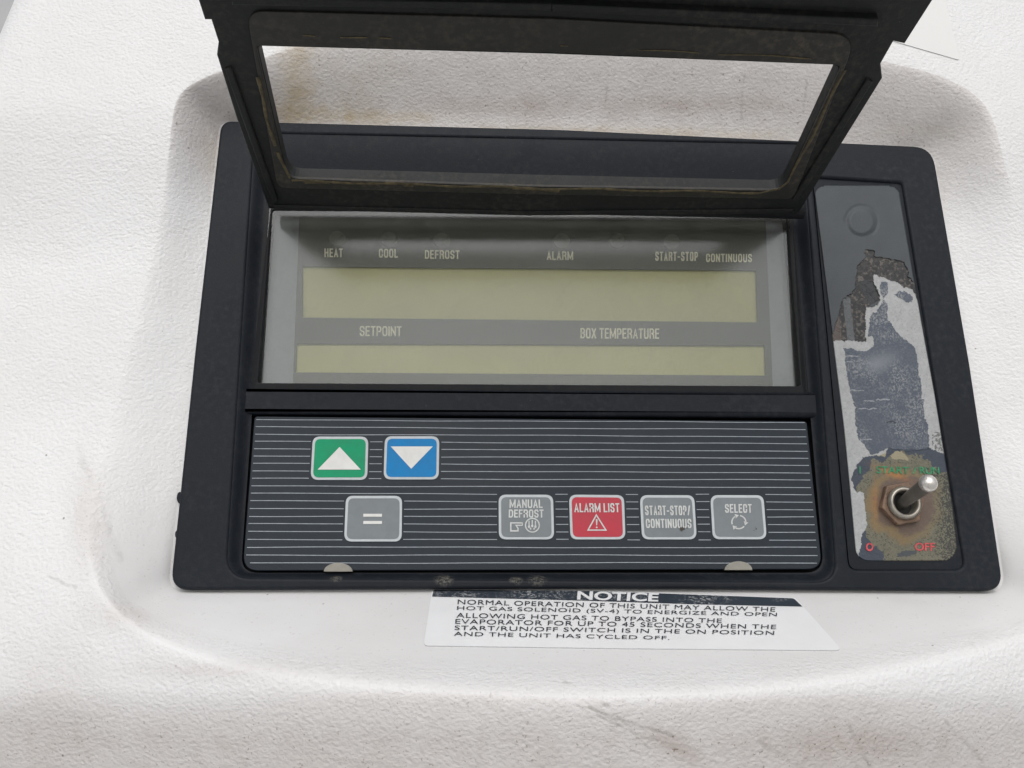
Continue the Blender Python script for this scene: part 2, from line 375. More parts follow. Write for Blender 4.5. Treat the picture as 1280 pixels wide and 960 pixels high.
cen = np.array([-0.010, -0.001])
def polar(pts):
    pts = np.array(pts)[:, :2]-cen; th = np.arctan2(pts[:,1], pts[:,0]); r = np.hypot(*pts.T)
    o = np.argsort(th); return th[o], r[o]
def cat(pts, k=8):
    pts = np.array(pts); N = len(pts); out = []
    for i in range(N):
        p0, p1, p2, p3 = pts[i-1], pts[i], pts[(i+1)%N], pts[(i+2)%N]
        for j in range(k):
            t = j/k; out.append(0.5*((2*p1)+(-p0+p2)*t+(2*p0-5*p1+4*p2-p3)*t*t+(-p0+3*p1-3*p2+p3)*t**3))
    return out
NT = 900
TH = np.linspace(-math.pi, math.pi, NT, endpoint=False)
def rad(pts, dense=True):
    P_ = np.array([p[:2] for p in pts])-cen; Q_ = np.roll(P_, -1, 0); D_ = Q_-P_; out = np.zeros(NT)
    for i, t in enumerate(TH):
        d = np.array([math.cos(t), math.sin(t)]); den = d[0]*D_[:,1]-d[1]*D_[:,0]
        den = np.where(abs(den) < 1e-12, 1e-12, den)
        r = (P_[:,0]*D_[:,1]-P_[:,1]*D_[:,0])/den; s_ = (P_[:,0]*d[1]-P_[:,1]*d[0])/den
        ok = (s_ >= -1e-6) & (s_ <= 1+1e-6) & (r > 0); out[i] = r[ok].max() if ok.any() else (out[i-1])
    return out
r_in = rad(onw(BEZ, -0.002)); r_lip = rad(cat([pxfront(*q) for q in lip_px]))
for _ in range(2): r_lip = np.convolve(np.concatenate([r_lip[-3:], r_lip, r_lip[:3]]), np.ones(7)/7, 'valid')
E1 = pxfront(34, 0)[:2]; E2 = pxfront(0, 85)[:2]; de = (E2-E1)/np.linalg.norm(E2-E1)
def onedge(v): return E1+de*((v-E1[1])/de[1])
r_out = rad([onedge(0.34), (0.42,0.34), (0.42,-0.40), (onedge(-0.40))])
NS, NO, NE = 110, 120, 12
ring = []
ct, st_ = np.cos(TH), np.sin(TH)
def at_r(r): return cen[0]+r*ct, cen[1]+r*st_
ul, vl = at_r(r_lip); wl = wf(ul, vl)
FLOOR = -0.0035
prof = []   # list of (r,w) arrays
prof.append((r_in*0.985, np.full(NT, FLOOR))); prof.append((r_in*0.99, np.full(NT, FLOOR)))
bot = np.clip((-st_*r_lip-0.055)/0.03, 0, 1)        # 1 along the bottom ledge
for i in range(NS+1):
    t = i/NS; r = r_in*1.006+(r_lip-r_in*1.006)*t
    lin_ = -0.003+(wl+0.003)*t
    soft = FLOOR+(wl-FLOOR)*(0.55*t+0.45*(t*t*(3-2*t)))
    prof.append((r, lin_*bot+soft*(1-bot)))
for i in range(1, NO+1):
    t = (i/NO); t = 0.25*t+0.75*t**2; r = r_lip+(r_out-r_lip)*t; u_, v_ = at_r(r); prof.append((r, wf(u_, v_)))
u_, v_ = at_r(r_out); we = wf(u_, v_)
for i in range(1, NE+1):
    a_ = math.pi/2*i/NE; prof.append((r_out+0.012*math.sin(a_), we-0.012*(1-math.cos(a_))))
prof.append((r_out+0.012, np.full(NT, -0.069)))
RR = np.array([p[0] for p in prof]); WW = np.array([p[1] for p in prof])
R0, W0 = RR.copy(), WW.copy()
K = len(RR); lo, hi = 2, 2+NS+70
for it in range(36):     # round the lip and the foot of the slope
    sel = slice(lo+1, hi)
    RR[sel] = RR[sel]*0.5+0.25*(RR[lo:hi-1]+RR[lo+2:hi+1]); WW[sel] = WW[sel]*0.5+0.25*(WW[lo:hi-1]+WW[lo+2:hi+1])
UU = cen[0]+RR*ct[None]; VV = cen[1]+RR*st_[None]
verts = np.stack([UU, -WW, VV], -1).reshape(-1, 3)
idx = np.arange(K*NT).reshape(K, NT); j2 = np.roll(idx, -1, 1)
faces = np.stack([idx[:-1], j2[:-1], j2[1:], idx[1:]], -1).reshape(-1, 4)[:, ::-1]
me = bpy.data.meshes.new('housing'); me.from_pydata(verts.tolist(), [], faces.tolist()); me.polygons.foreach_set('use_smooth', [True]*len(me.polygons))
# attributes: x = stain (yellow brown), y = grime plus warm shade painted on the top recess, z = texture amount
def project(pw):
    q = (np.stack([pw[:,0], pw[:,2], -pw[:,1]], -1)-CP)@RM; return 640+F*q[:,0]/-q[:,2], 480-F*q[:,1]/-q[:,2]
px, py = project(verts)
def blob(cx, cy, sx, sy, a_=1.0, ang=0):
    c, s_ = math.cos(math.radians(ang)), math.sin(math.radians(ang)); X = (px-cx)*c+(py-cy)*s_; Y = -(px-cx)*s_+(py-cy)*c
    return a_*np.exp(-(X/sx)**2-(Y/sy)**2)
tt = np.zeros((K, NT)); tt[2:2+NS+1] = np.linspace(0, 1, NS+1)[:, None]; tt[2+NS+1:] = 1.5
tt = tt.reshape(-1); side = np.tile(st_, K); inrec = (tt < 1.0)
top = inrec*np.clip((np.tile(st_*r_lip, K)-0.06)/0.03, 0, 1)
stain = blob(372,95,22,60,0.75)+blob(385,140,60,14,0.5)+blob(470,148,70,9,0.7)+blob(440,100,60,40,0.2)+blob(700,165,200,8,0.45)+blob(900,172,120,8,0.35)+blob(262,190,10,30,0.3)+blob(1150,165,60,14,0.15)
ledge_ = inrec*np.tile(bot, K)
grime_shade = 0.5*top+0.10*ledge_ + blob(110,650,26,70,0.35)+blob(150,770,50,22,0.35)+blob(260,838,90,12,0.35)+blob(560,875,160,12,0.3)+blob(1000,880,200,16,0.25)  # top term paints the recess slope's warm shade; blobs are dirt
grime_shade += blob(620,132,110,14,0.35)+blob(830,130,70,14,0.35)+blob(950,130,60,12,0.3)+blob(1060,930,120,30,0.35)+blob(840,930,40,12,0.5,30)+blob(60,860,80,60,0.2)
grime_shade += 0.55*np.clip((py-862)/60, 0, 1)*(tt > 1)
ledge = inrec*np.tile(bot, K)*np.clip((0.86-tt)/0.12, 0, 1)
tex = (1-0.9*ledge)*(1-0.3*np.clip((1-tt)/0.25, 0, 1))
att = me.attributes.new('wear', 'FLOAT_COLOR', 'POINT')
att.data.foreach_set('color', np.stack([np.clip(stain,0,1), np.clip(grime_shade,0,1), tex, np.ones_like(tex)], -1).ravel())
def housing_mat():
    m = mat('white_gelcoat', (0.80,0.80,0.80,1), 0.45); T = m.node_tree; L = T.links; b = T.nodes['Principled BSDF']
    at = nd(m, 'ShaderNodeAttribute', attribute_name='wear'); sp = nd(m, 'ShaderNodeSeparateColor'); L.new(at.outputs['Color'], sp.inputs[0])
    tc = nd(m, 'ShaderNodeTexCoord')
    big = noise(m, 14, 5, 0.6); fine = noise(m, 350, 4, 0.7); med = noise(m, 85, 5, 0.7, dist=1.0)
    base = mixc(m, rng(m, big, 0.3, 0.7), (0.79,0.785,0.78,1), (0.82,0.825,0.83,1))
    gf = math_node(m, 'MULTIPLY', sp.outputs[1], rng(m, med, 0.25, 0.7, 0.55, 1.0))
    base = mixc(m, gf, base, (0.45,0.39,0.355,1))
    sf = math_node(m, 'MULTIPLY', sp.outputs[0], rng(m, med, 0.3, 0.65, 0.3, 1.0)); sf = math_node(m, 'MULTIPLY', sf, rng(m, fine, 0.3, 0.6, 0.6, 1.0))
    base = mixc(m, sf, base, (0.47,0.36,0.18,1))
    # grime caught in the dimples
    v1 = nd(m, 'ShaderNodeTexVoronoi'); v1.inputs['Scale'].default_value = 130; L.new(tc.outputs['Object'], v1.inputs['Vector'])
    spk = rng(m, v1.outputs['Distance'], 0.035, 0.06, 1, 0)
    keep = rng(m, noise(m, 60, 2), 0.58, 0.62)
    base = mixc(m, math_node(m, 'MULTIPLY', math_node(m, 'MULTIPLY', spk, keep), 0.75), base, (0.12,0.10,0.08,1))
    pits = math_node(m, 'MULTIPLY', rng(m, noise(m, 900, 2, 0.5), 0.66, 0.72), math_node(m, 'ADD', math_node(m, 'MULTIPLY', sp.outputs[1], 1.0), 0.12))
    base = mixc(m, math_node(m, 'MULTIPLY', pits, 0.8, clamp=True), base, (0.2,0.15,0.11,1))
    for (a_, b_, w_, k_) in SCR:
        s_ = math_node(m, 'MULTIPLY', seg_mask(m, a_, b_, w_), rng(m, fine, 0.35, 0.6, 0.2, 1.0))
        base = mixc(m, math_node(m, 'MULTIPLY', s_, k_), base, (0.26,0.24,0.21,1))
    L.new(base, b.inputs['Base Color'])
    # leathery orange-peel relief: stretched, warped noise
    mp = nd(m, 'ShaderNodeMapping'); mp.inputs['Rotation'].default_value = (0, math.radians(-25), 0); mp.inputs['Scale'].default_value = (0.9,1,1.12)
    L.new(tc.outputs['Object'], mp.inputs['Vector'])
    h1 = noise(m, 880, 2, 0.45, vec=mp.outputs[0], dist=0.1); h2 = noise(m, 1500, 2, 0.5, vec=mp.outputs[0], dist=0.3)
    h = math_node(m, 'ADD', h1, math_node(m, 'MULTIPLY', h2, 0.3))
    vor = nd(m, 'ShaderNodeTexVoronoi'); vor.feature = 'SMOOTH_F1'; vor.inputs['Scale'].default_value = 680; L.new(mp.outputs[0], vor.inputs['Vector'])
    h = math_node(m, 'ADD', h, math_node(m, 'MULTIPLY', vor.outputs['Distance'], 0.5))
    h = math_node(m, 'MULTIPLY', h, sp.outputs[2])
    bp = nd(m, 'ShaderNodeBump'); bp.inputs['Distance'].default_value = 0.00036; bp.inputs['Strength'].default_value = 1.0; L.new(h, bp.inputs['Height'])
    bp2 = nd(m, 'ShaderNodeBump'); bp2.inputs['Distance'].default_value = 0.0008; L.new(noise(m, 40, 2), bp2.inputs['Height']); L.new(bp2.outputs[0], bp.inputs['Normal'])
    L.new(bp.outputs[0], b.inputs['Normal'])
    return m
_bvh = None
def hit(x, y, off=0.0):
    """point of the housing seen at a pixel, lifted a little off its surface"""
    d = ray(x, y); d = d/np.linalg.norm(d); loc, nor, i, dist = _bvh.ray_cast(Vector(wd(CP)), Vector(wd(d)))
    if loc is None: return pxfront(x, y)
    if nor.dot(Vector(wd(d))) > 0: nor = -nor
    q = loc+nor*off; return np.array([q.x, q.z, -q.y])
me.update(); _bvh = BVHTree.FromPolygons([Vector(v) for v in verts.tolist()], faces.tolist())
SCR = [(hit(930,95),hit(926,150),.0008,.35),(hit(1008,100),hit(1004,140),.0007,.3),(hit(760,90),hit(757,135),.0007,.3),(hit(100,560),hit(150,700),.0018,.2),(hit(1180,900),hit(1230,950),.0009,.3),(hit(60,720),hit(95,735),.0008,.35),(hit(706,852),hit(760,880),.0010,.5),(hit(735,884),hit(838,918),.0008,.5),(hit(745,893),hit(822,926),.0006,.45),(hit(770,892),hit(812,934),.0006,.35),
       (hit(950,925),hit(1010,965),.001,.35),(hit(1060,905),hit(1090,960),.001,.3)]
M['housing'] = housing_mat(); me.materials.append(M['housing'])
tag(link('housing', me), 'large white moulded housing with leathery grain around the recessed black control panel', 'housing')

# ------------------------------------------------------------------ stickers on the housing
def fill_dense(outline, step):
    o = [np.array(p, float) for p in outline]; pts = []
    for i in range(len(o)):
        q = o[(i+1)%len(o)]; L_ = np.linalg.norm(q-o[i]); n = max(1, int(L_/step))
        for j in range(n): pts.append(o[i]+(q-o[i])*j/n)
    nb = len(pts); A = np.array(pts); xs = np.arange(A[:,0].min()+step/2, A[:,0].max(), step); ys = np.arange(A[:,1].min()+step/2, A[:,1].max(), step)
    vv = [Vector(p) for p in A.tolist()]+[Vector((x, y)) for x in xs for y in ys]
    ov, oe, of, *_ = delaunay_2d_cdt(vv, [], [list(range(nb))], 1, 1e-4)
    return [(v.x, v.y) for v in ov], of, A
def drape(mb, outline, step, off, m, skirt=0.0, sm=None):
    v, f, A = fill_dense(outline, step); fs = []
    for t in f:
        a_, b_, c_ = (v[i] for i in t[:3])
        if (b_[0]-a_[0])*(c_[1]-a_[1])-(c_[0]-a_[0])*(b_[1]-a_[1]) > 0: t = t[::-1]
        fs.append(tuple(t))
    mb.add([hit(x, y, off) for x, y in v], fs, m, True)
    if skirt > 0:
        N = len(A); vs = [hit(x, y, off) for x, y in A]+[hit(x, y, off-skirt) for x, y in A]
        mb.add(vs, [(i, (i+1)%N, N+(i+1)%N, N+i) for i in range(N)], sm or m)
def s2(X, Y): return (520+X/2.327, 720+Y/2.327)
nb_ = MB()
drape(nb_, rloop([s2(47,41),s2(500,44),s2(1104,66),s2(1240,219),s2(600,213),s2(22,205)], [4,0,7,4,0,5], k=5), 5, 0.0003, 'paper', 0.0005, 'wall')  # grey skirt paints a thin shadow line round the sticker edge
drape(nb_, rloop([s2(51,43),s2(500,46),s2(1098,68),s2(1124,92),s2(800,85),s2(500,75),s2(47,63)], [3,0,7,0,0,0,0], k=5), 5, 0.00042, 'band')
h5 = lambda x, y: hit(x, y, 0.00055)
text_px(nb_, 'NOTICE', [s2(470,47),s2(707,54),s2(704,79),s2(468,73)], 0, 'paper', 0.03, fn=h5)
for s_, q in [('NORMAL OPERATION OF THIS UNIT MAY ALLOW THE', (122,72,1045,95,15)), ('HOT GAS SOLENOID (SV-4) TO ENERGIZE AND OPEN', (120,91,1050,111,16)),
              ('ALLOWING HOT GAS TO BYPASS INTO THE', (118,111,890,128,15)), ('EVAPORATOR FOR UP TO 45 SECONDS WHEN THE', (115,129,1048,146,15)),
              ('START/RUN/OFF SWITCH IS IN THE ON POSITION', (113,148,1042,164,14)), ('AND THE UNIT HAS CYCLED OFF.', (111,166,738,179,13))]:
    x0, y0, x1, y1, hh = q
    text_px(nb_, s_, [s2(x0,y0),s2(x1,y1),s2(x1-1,y1+hh-2.5),s2(x0-1,y0+hh-1)], 0, 'paper_ink', 0.0, 1.08, fn=h5)
tag(nb_.build('notice_sticker'), 'white rectangular notice sticker with black band and printed lines on the ledge below the panel', 'sticker')
bl = MB(); drape(bl, rloop([(1000,-60),(1165,-60),(1200,76),(1117,52),(1010,25)], [0,0,3,0,0]), 8, 0.0003, 'blank', 0.0004, 'wall')
tag(bl.build('blank_sticker'), 'blank smooth white sticker corner on the grained housing at upper right behind the lid', 'sticker')

# ------------------------------------------------------------------ control panel
base = P(735, 742, 0); root = bpy.data.objects.new('control_panel', None); COL.objects.link(root); root.location = wd(base); root.empty_display_size = 0.05
tag(root, 'black refrigeration control panel with open flip-up lid, display, coloured keys and a toggle switch', 'control panel')
# bezel: flat face with two openings, sloped inner walls, floor
b = MB()
TOPH = rloop([(318,240),(1000,252),(1022,262),(1046,712),(1030,726),(286,722),(300,480)], [8,0,14,16,0,26,0], k=6)
def rr4(TL, TR, BR, BL, r): return rloop([TL, TR, BR, BL], r, k=10)
Ho = rr4((318,166),(1004,180),(1046,727),(282,722), [12,12,26,30])
Hi = rr4((334,244),(990,254),(1030,716),(301,716), [8,8,22,20])
So = rr4((1016,221),(1128,228),(1207,712),(1062,712), [5,5,12,12])
Si = rr4((1018,224),(1126.5,231),(1204,709),(1064,709), [5,5,11,11])
b.plate([onw(BEZ, 0), onw(Ho, 0), onw(So, 0)], NW, 0.0045, 'bezel', 0.0011)
def loft(mb, A, B, wa, wb, m, k=10):
    rows = []
    for i in range(k+1):
        t = i/k; z = t*t*(3-2*t); rows.append([P(a_[0]*(1-t)+b_[0]*t, a_[1]*(1-t)+b_[1]*t, wa+(wb-wa)*z) for a_, b_ in zip(A, B)])
    N = len(A); vs = [p for r in rows for p in r]
    mb.add(vs, [(r*N+i, r*N+(i+1)%N, (r+1)*N+(i+1)%N, (r+1)*N+i)[::1] for r in range(k) for i in range(N)], m, True)
def grow(loop, d):
    L_ = np.array(loop); c = L_.mean(0); return [tuple(c+(p-c)*(1+d/np.linalg.norm(p-c))) for p in L_]
loft(b, grow(Ho, 2.0), Hi, -0.0006, -0.0045, 'bezel')
poly_px(b, grow(Hi, 3), -0.0115, 'well')
b.plate([onw(rr4((333,243),(991,253),(1012,506),(309,503), [8,8,2,2]), -0.0044), onw(rr4((340,262),(983,267),(1001,482.5),(322,478.5), [4,4,3,3]), -0.0032)], NW, 0.0075, 'well', 0.0004)
b.plate([onw(rloop([(298,483.5),(1032,488.5),(1034,521.5),(296,517)], 2), -0.0030)], NW, 0.004, 'bezel', 0.0019, segs=6)
b.plate([onw(So, -0.0012)], NW, 0.003, 'bezel')
for (x, y, r) in [(224.5,622,3.4),(221.5,668,2.6)]:
    b.plate([onw(circ(x, y, r*1.2, r*2.2, 14), -0.0012)], NW, 0.002, 'bezel', 0.0004)
b.build('bezel', root)

# display
d = MB()
MO = rr4((374,272),(957,276),(966,484),(366,481), 2)
W1 = rr4((378,333),(945,338),(947,403),(378,397), 1.5)
W2 = rr4((371,429.5),(956,432),(957,469.5),(369.5,465.5), 1.5)
MW = -0.0082
d.plate([onw(MO, MW), onw(W1, MW), onw(W2, MW)], NW, 0.0006, 'mask')
# frosted side walls between mask and window edge
d.plate([onw(rr4((326,270),(1000,272),(1008,486),(316,483), 3), -0.0086), onw(rr4((376,300),(955,300),(963,470),(369,468), 2), -0.0086)], NW, 0.0008, 'frost')
def caps(mb, s_, x0, x1, yt, yb, sl_=0.006):
    mid = (x0+x1)/2; cond_px(mb, s_, [(x0, yt),(x1, yt+(x1-x0)*sl_),(x1, yb+(x1-x0)*sl_),(x0, yb)], MW+0.00015, 'disptext', 1.75)
caps(d, 'HEAT', 405.5, 428.5, 310.5, 321.5); caps(d, 'COOL', 473.5, 497.5, 311, 322); caps(d, 'DEFROST', 531, 574.5, 312.5, 323.5)
caps(d, 'ALARM', 683.5, 716.5, 314, 325); caps(d, 'START-STOP', 819, 872.5, 314.5, 326); caps(d, 'CONTINUOUS', 882.5, 940, 317, 327.5)
caps(d, 'SETPOINT', 449.5, 502, 407.5, 420); caps(d, 'BOX TEMPERATURE', 725.5, 824, 410, 423)
disp = d.build('display', root)
for W_, lab in ((W1, 'taller upper screen'), (W2, 'shallower lower screen')):
    q = MB(); q.plate([onw(grow(W_, 6), MW-0.0012)], NW, 0.001, 'lcd'); tag(q.build('lcd_screen', disp), 'blank olive '+lab)
for x, y in [(421,298),(486,299),(552,300),(702,301),(772,301),(840,302)]:
    q = MB(); q.plate([onw(circ(x, y, 10.5, 9.5, 26), MW+0.0006)], NW, 0.0006, 'lamp', 0.0004); q.build('indicator_lamp', disp)
q = MB(); pc = [P(337,256,-0.0038), P(986,262,-0.0038), P(1003,486,-0.0070), P(320,482,-0.0070)]
PN = np.cross(pc[1]-pc[0], pc[0]-pc[3]); PN /= np.linalg.norm(PN)
q.plate([[Pn(x, y, PN, pc[0]) for x, y in rr4((337,256),(986,262),(1003,486),(320,482), [4,4,3,3])]], PN, 0.0009, 'acrylic', 0.0); q.build('window_pane', disp)

# keypad
KW = -0.0036
k = MB()
KO = rr4((318,520.5),(1008.5,526.5),(1028,711.5),(303,713.5), [5,5,17,19])
k.plate([onw(KO, KW)], NW, 0.0032, 'keypad', 0.0003)
edge = rr4((320.5,523),(1006,529),(1025,709),(306,711), [4,4,15,17])
KEYS = {
 'up':     [(390.9,545.6),(460.5,545.6),(459,599.8),(388,599.8)],
 'down':   [(481,545.2),(549.2,545.2),(548.4,599.3),(479.3,599.3)],
 'equals': [(432.4,619.7),(502.7,619.7),(502,676.9),(430,676.9)],
 'manual': [(623.2,618.2),(691.4,618.4),(692.8,674.3),(623.6,674.3)],
 'alarm':  [(711.3,618.2),(780,618.8),(782,674.3),(713,674.3)],
 'start':  [(799.8,618.8),(867.8,619),(871.2,674.3),(802.6,674.3)],
 'select': [(888,618.8),(954.4,619),(958.7,674.2),(891,674)]}
v0 = P(340, 524.8, KW)[1]; v1 = P(340, 703.6, KW)[1]
def xy_of(p):
    q_ = (np.array(p)-CP)@RM; return 640+F*q_[0]/-q_[2], 480-F*q_[1]/-q_[2]
uL0 = P(320.5, 524, KW); uL1 = P(307.5, 700, KW); uR0 = P(1006, 529, KW); uR1 = P(1022.5, 702, KW)
for i in range(20):
    v = v0+(v1-v0)*i/19
    uA = uL0[0]+(uL1[0]-uL0[0])*(v-uL0[1])/(uL1[1]-uL0[1]); uB = uR0[0]+(uR1[0]-uR0[0])*(v-uR0[1])/(uR1[1]-uR0[1])
    if i == 19: uA += .0015; uB -= .0005
    n = 500; run = []; runs = []
    ph = random.random()*6
    for j in range(n+1):
        u = uA+(uB-uA)*j/n; vv_ = v+0.00010*math.sin(j*0.017+ph)+0.00006*math.sin(j*0.046+2*ph)
        x, y = xy_of((u, vv_, KW)); blocked = False
        for q in KEYS.values():
            if min(q[0][1],q[1][1])-1.2 < y < q[2][1]+1.2:
                t = (y-q[0][1])/(q[3][1]-q[0][1]); xl = q[0][0]+(q[3][0]-q[0][0])*t; xr = q[1][0]+(q[2][0]-q[1][0])*t
                if xl-1.6 < x < xr+1.6: blocked = True
        if blocked:
            if len(run) > 1: runs.append(run)
            run = []
        else: run.append((u, vv_))
    if len(run) > 1: runs.append(run)
    hw = 0.00012 if i else 0.00011
    for r in runs:
        vs = [(u, v_+hw, KW+0.0001) for u, v_ in r]+[(u, v_-hw, KW+0.0001) for u, v_ in r]; N = len(r)
        k.add(vs, [(j+1, j, N+j, N+j+1) for j in range(N-1)], 'stripe')
kp = k.build('keypad', root)
def key(q, fill, label):
    m = MB(); inner = []
    for c in range(4):
        a_ = np.array(q[c]); cc = np.mean(q, 0); inner.append(tuple(a_+np.sign(cc-a_)*3.2))
    m.plate([onw(rloop([q[0],q[1],q[2],q[3]], 9.5, 7), KW+0.00045)], NW, 0.0005, 'edge', 0.00012)
    m.plate([onw(rloop(inner, 7, 7), KW+0.0006)], NW, 0.0001, fill)
    return m
LW = KW+0.00075
m = key(KEYS['up'], 'green', ''); poly_px(m, [(424.5,558.6),(451,587),(397,587)], LW, 'white'); tag(m.build('key', kp), 'green key with white triangle pointing up')
m = key(KEYS['down'], 'blue', ''); poly_px(m, [(488.3,558),(541.2,558),(514,586)], LW, 'white'); tag(m.build('key', kp), 'blue key with white triangle pointing down')
m = key(KEYS['equals'], 'grey', '')
for y in (642.2, 651.2): poly_px(m, [(454.2,y),(477.6,y),(477.3,y+3.7),(454,y+3.7)], LW, 'white')
tag(m.build('key', kp), 'grey key with a white equals sign')
m = key(KEYS['manual'], 'grey', '')
cond_px(m, 'MANUAL', [(637,624.3),(678,624.3),(678.4,635),(636.8,635)], LW, 'legend', 1.7)
cond_px(m, 'DEFROST', [(636,636.8),(679.4,636.8),(679.6,647),(635.8,647)], LW, 'legend', 1.7)
stroke(m, [(653,653.6),(638.5,653.6),(638.5,663.6),(647.5,663.6),(647.5,661)], 1.7, LW, 'legend')
stroke(m, [(652.8,656.6),(645,656.6),(648,661.2)], 1.5, LW, 'legend'); stroke(m, [(653,652.8),(653,657.2)], 1.2, LW, 'legend')
stroke(m, circ(665.5,656.5,8.6,8.6,30), 1.5, LW, 'legend', True)
for x, y in [(661.3,652.5),(665.3,651.5),(669.3,652.5)]: stroke(m, [(x, y-1.5),(x, y+5)], 1.3, LW, 'legend'); poly_px(m, circ(x, y+5.8, 1.5, 1.9, 10), LW+0.00005, 'legend')
for x, y in [(663.2,660.8),(667.6,660.8)]: poly_px(m, circ(x, y, 1.1, 1.4, 8), LW, 'legend')
tag(m.build('key', kp), 'grey key reading MANUAL DEFROST with hand and circle symbols')
m = key(KEYS['alarm'], 'red', '')
cond_px(m, 'ALARM LIST', [(717.6,629),(774,629),(774.6,640.3),(718,640.3)], LW, 'legend', 1.7)
stroke(m, [(745.4,643.8),(757.4,662.6),(735,662.6)], 1.6, LW, 'legend', True)
poly_px(m, [(744.7,648.8),(746.9,648.8),(746.5,656.6),(745.2,656.6)], LW, 'legend'); poly_px(m, circ(745.9,659.2,1.1,1.1,10), LW, 'legend')
tag(m.build('key', kp), 'red key reading ALARM LIST above a warning triangle')
m = key(KEYS['start'], 'grey', '')
cond_px(m, 'START-STOP/', [(806,632),(862.4,632),(863,644),(806.6,644)], LW, 'legend', 1.7)
cond_px(m, 'CONTINUOUS', [(807,648.5),(864,648.5),(864.6,660),(807.6,660)], LW, 'legend', 1.7)
for _ in range(26):
    a_, r = random.random()*6.28, abs(random.gauss(0, 2.6)); poly_px(m, circ(852+r*math.cos(a_)*1.4, 661+r*math.sin(a_)*0.7, random.uniform(.4,1.1), None, 7), LW+0.00006+_*2e-6, 'smudge')
tag(m.build('key', kp), 'grey key reading START-STOP/ CONTINUOUS with a dark smudge')
m = key(KEYS['select'], 'grey', '')
cond_px(m, 'SELECT', [(906,630),(939.5,630),(940,641),(906.4,641)], LW, 'legend', 1.7)
for a0 in (-80, 40, 160):
    stroke(m, circ(923.5,652.6,8.7,8.2,10,a0,a0+84), 1.7, LW, 'legend')
    a1 = math.radians(a0+96); ex, ey = 923.5+8.7*math.cos(a1), 652.6+8.2*math.sin(a1); tx, ty = -math.sin(a1), math.cos(a1); nx, ny = math.cos(a1), math.sin(a1)
    poly_px(m, [(ex+tx*2.2, ey+ty*2.2),(ex-tx*2.6+nx*3, ey-ty*2.6+ny*3),(ex-tx*2.6-nx*3, ey-ty*2.6-ny*3)], LW, 'legend')
for _ in range(12):
    a_, r = random.random()*6.28, abs(random.gauss(0, 1.6)); poly_px(m, circ(945+r*math.cos(a_), 661+r*math.sin(a_), random.uniform(.3,.8), None, 7), LW+0.00006+_*2e-6, 'smudge')
tag(m.build('key', kp), 'grey key reading SELECT above three curved arrows')
for cx, cy, r in ((422.6, 714.5, 18), (923.3, 712.5, 17.3)):
    m = MB(); m.plate([onw(circ(cx, cy, r, 11, 20, 180, 360), KW+0.0007)], NW, 0.0012, 'catch', 0.0002); m.build('lid_catch', kp)

# ------------------------------------------------------------------ worn label plate with the toggle switch
def vnoise(x, y, seed):
    xi, yi = np.floor(x).astype(np.int64), np.floor(y).astype(np.int64); fx, fy = x-xi, y-yi; fx = fx*fx*(3-2*fx); fy = fy*fy*(3-2*fy)
    def h(a_, b_):
        z = (a_*374761393+b_*668265263+seed*1442695041) & 0xffffffff; z = ((z ^ (z >> 13))*1274126177) & 0xffffffff; return ((z ^ (z >> 16)) & 0xffff)/65535.0
    return (h(xi,yi)*(1-fx)+h(xi+1,yi)*fx)*(1-fy)+(h(xi,yi+1)*(1-fx)+h(xi+1,yi+1)*fx)*fy
def fbm(x, y, s_, seed, o=4):
    t = 0; a_ = 0.5; n = 0
    for i in range(o): t = t+a_*vnoise(x/s_*2**i, y/s_*2**i, seed+i*17); n += a_; a_ *= 0.55
    return t/n
def inpoly(x, y, poly):
    c = np.zeros(x.shape, bool); n = len(poly)
    for i in range(n):
        x1, y1 = poly[i]; x2, y2 = poly[(i+1)%n]
        if y1 == y2: continue
        c ^= ((y1 > y) != (y2 > y)) & (x < (x2-x1)*(y-y1)/(y2-y1)+x1)
    return c
NA, NB_ = 300, 900
yy = np.linspace(232, 701, NB_)[:, None]+np.zeros((1, NA)); aa = np.zeros((NB_, 1))+np.linspace(0, 1, NA)[None]
xl = np.interp(yy[:,0], [232,247,420,535,616,678,701], [1017.5,1019,1040.5,1055,1063,1068.5,1071]); xr = np.interp(yy[:,0], [232,247,400,496,570,631,670,701], [1123,1125,1151,1168.5,1180.5,1190,1194.5,1197])
xx = xl[:, None]+(xr-xl)[:, None]*aa
# jagged lookup coordinates
jx = xx+(fbm(xx,yy,5,1)-0.5)*5+(fbm(xx,yy,1.6,9,2)-0.5)*1.6; jy = yy+(fbm(xx,yy,5,5)-0.5)*5+(fbm(xx,yy,1.6,12,2)-0.5)*1.6
def c3(*c): return np.array(lin(c)[:3])
def c48(pts, oy): return [(1020+X/4.8, oy+Y/4.8) for X, Y in pts]
col = np.zeros(xx.shape+(3,))+c3(70,75,79); hgt = np.full(xx.shape, 0.00050)
n1 = fbm(xx,yy,22,31); n2 = fbm(xx,yy,3,41); n3 = fbm(xx,yy,1.3,51,3)
col *= (0.85+0.3*n1)[..., None]
flake = inpoly(jx, jy, c48([(300,440),(345,445),(352,478),(530,515),(560,600),(620,700),(620,760),(540,700),(440,650),(350,590),(340,630),(385,740),(300,790),(310,1000),(80,1000),(140,820),(150,755),(230,680),(250,540),(290,500)], 220))
fc = np.where((n2 > 0.60)[..., None], c3(96,92,88), np.where((n2 < 0.45)[..., None], c3(40,41,43), c3(62,61,61)))
xw = np.interp(yy, [232,420], [0,1])*0
strip = (xx-np.interp(yy, [380,430], [1054,1060]))
fc = np.where(((strip > 0) & (strip < 9) & (yy > 372))[..., None], c3(92,96,98)*(0.7+0.6*n2[..., None]), fc)
fc = np.where(((strip < -7) & (yy > 385))[..., None], c3(92,84,80)*(0.7+0.6*n2[..., None]), fc)
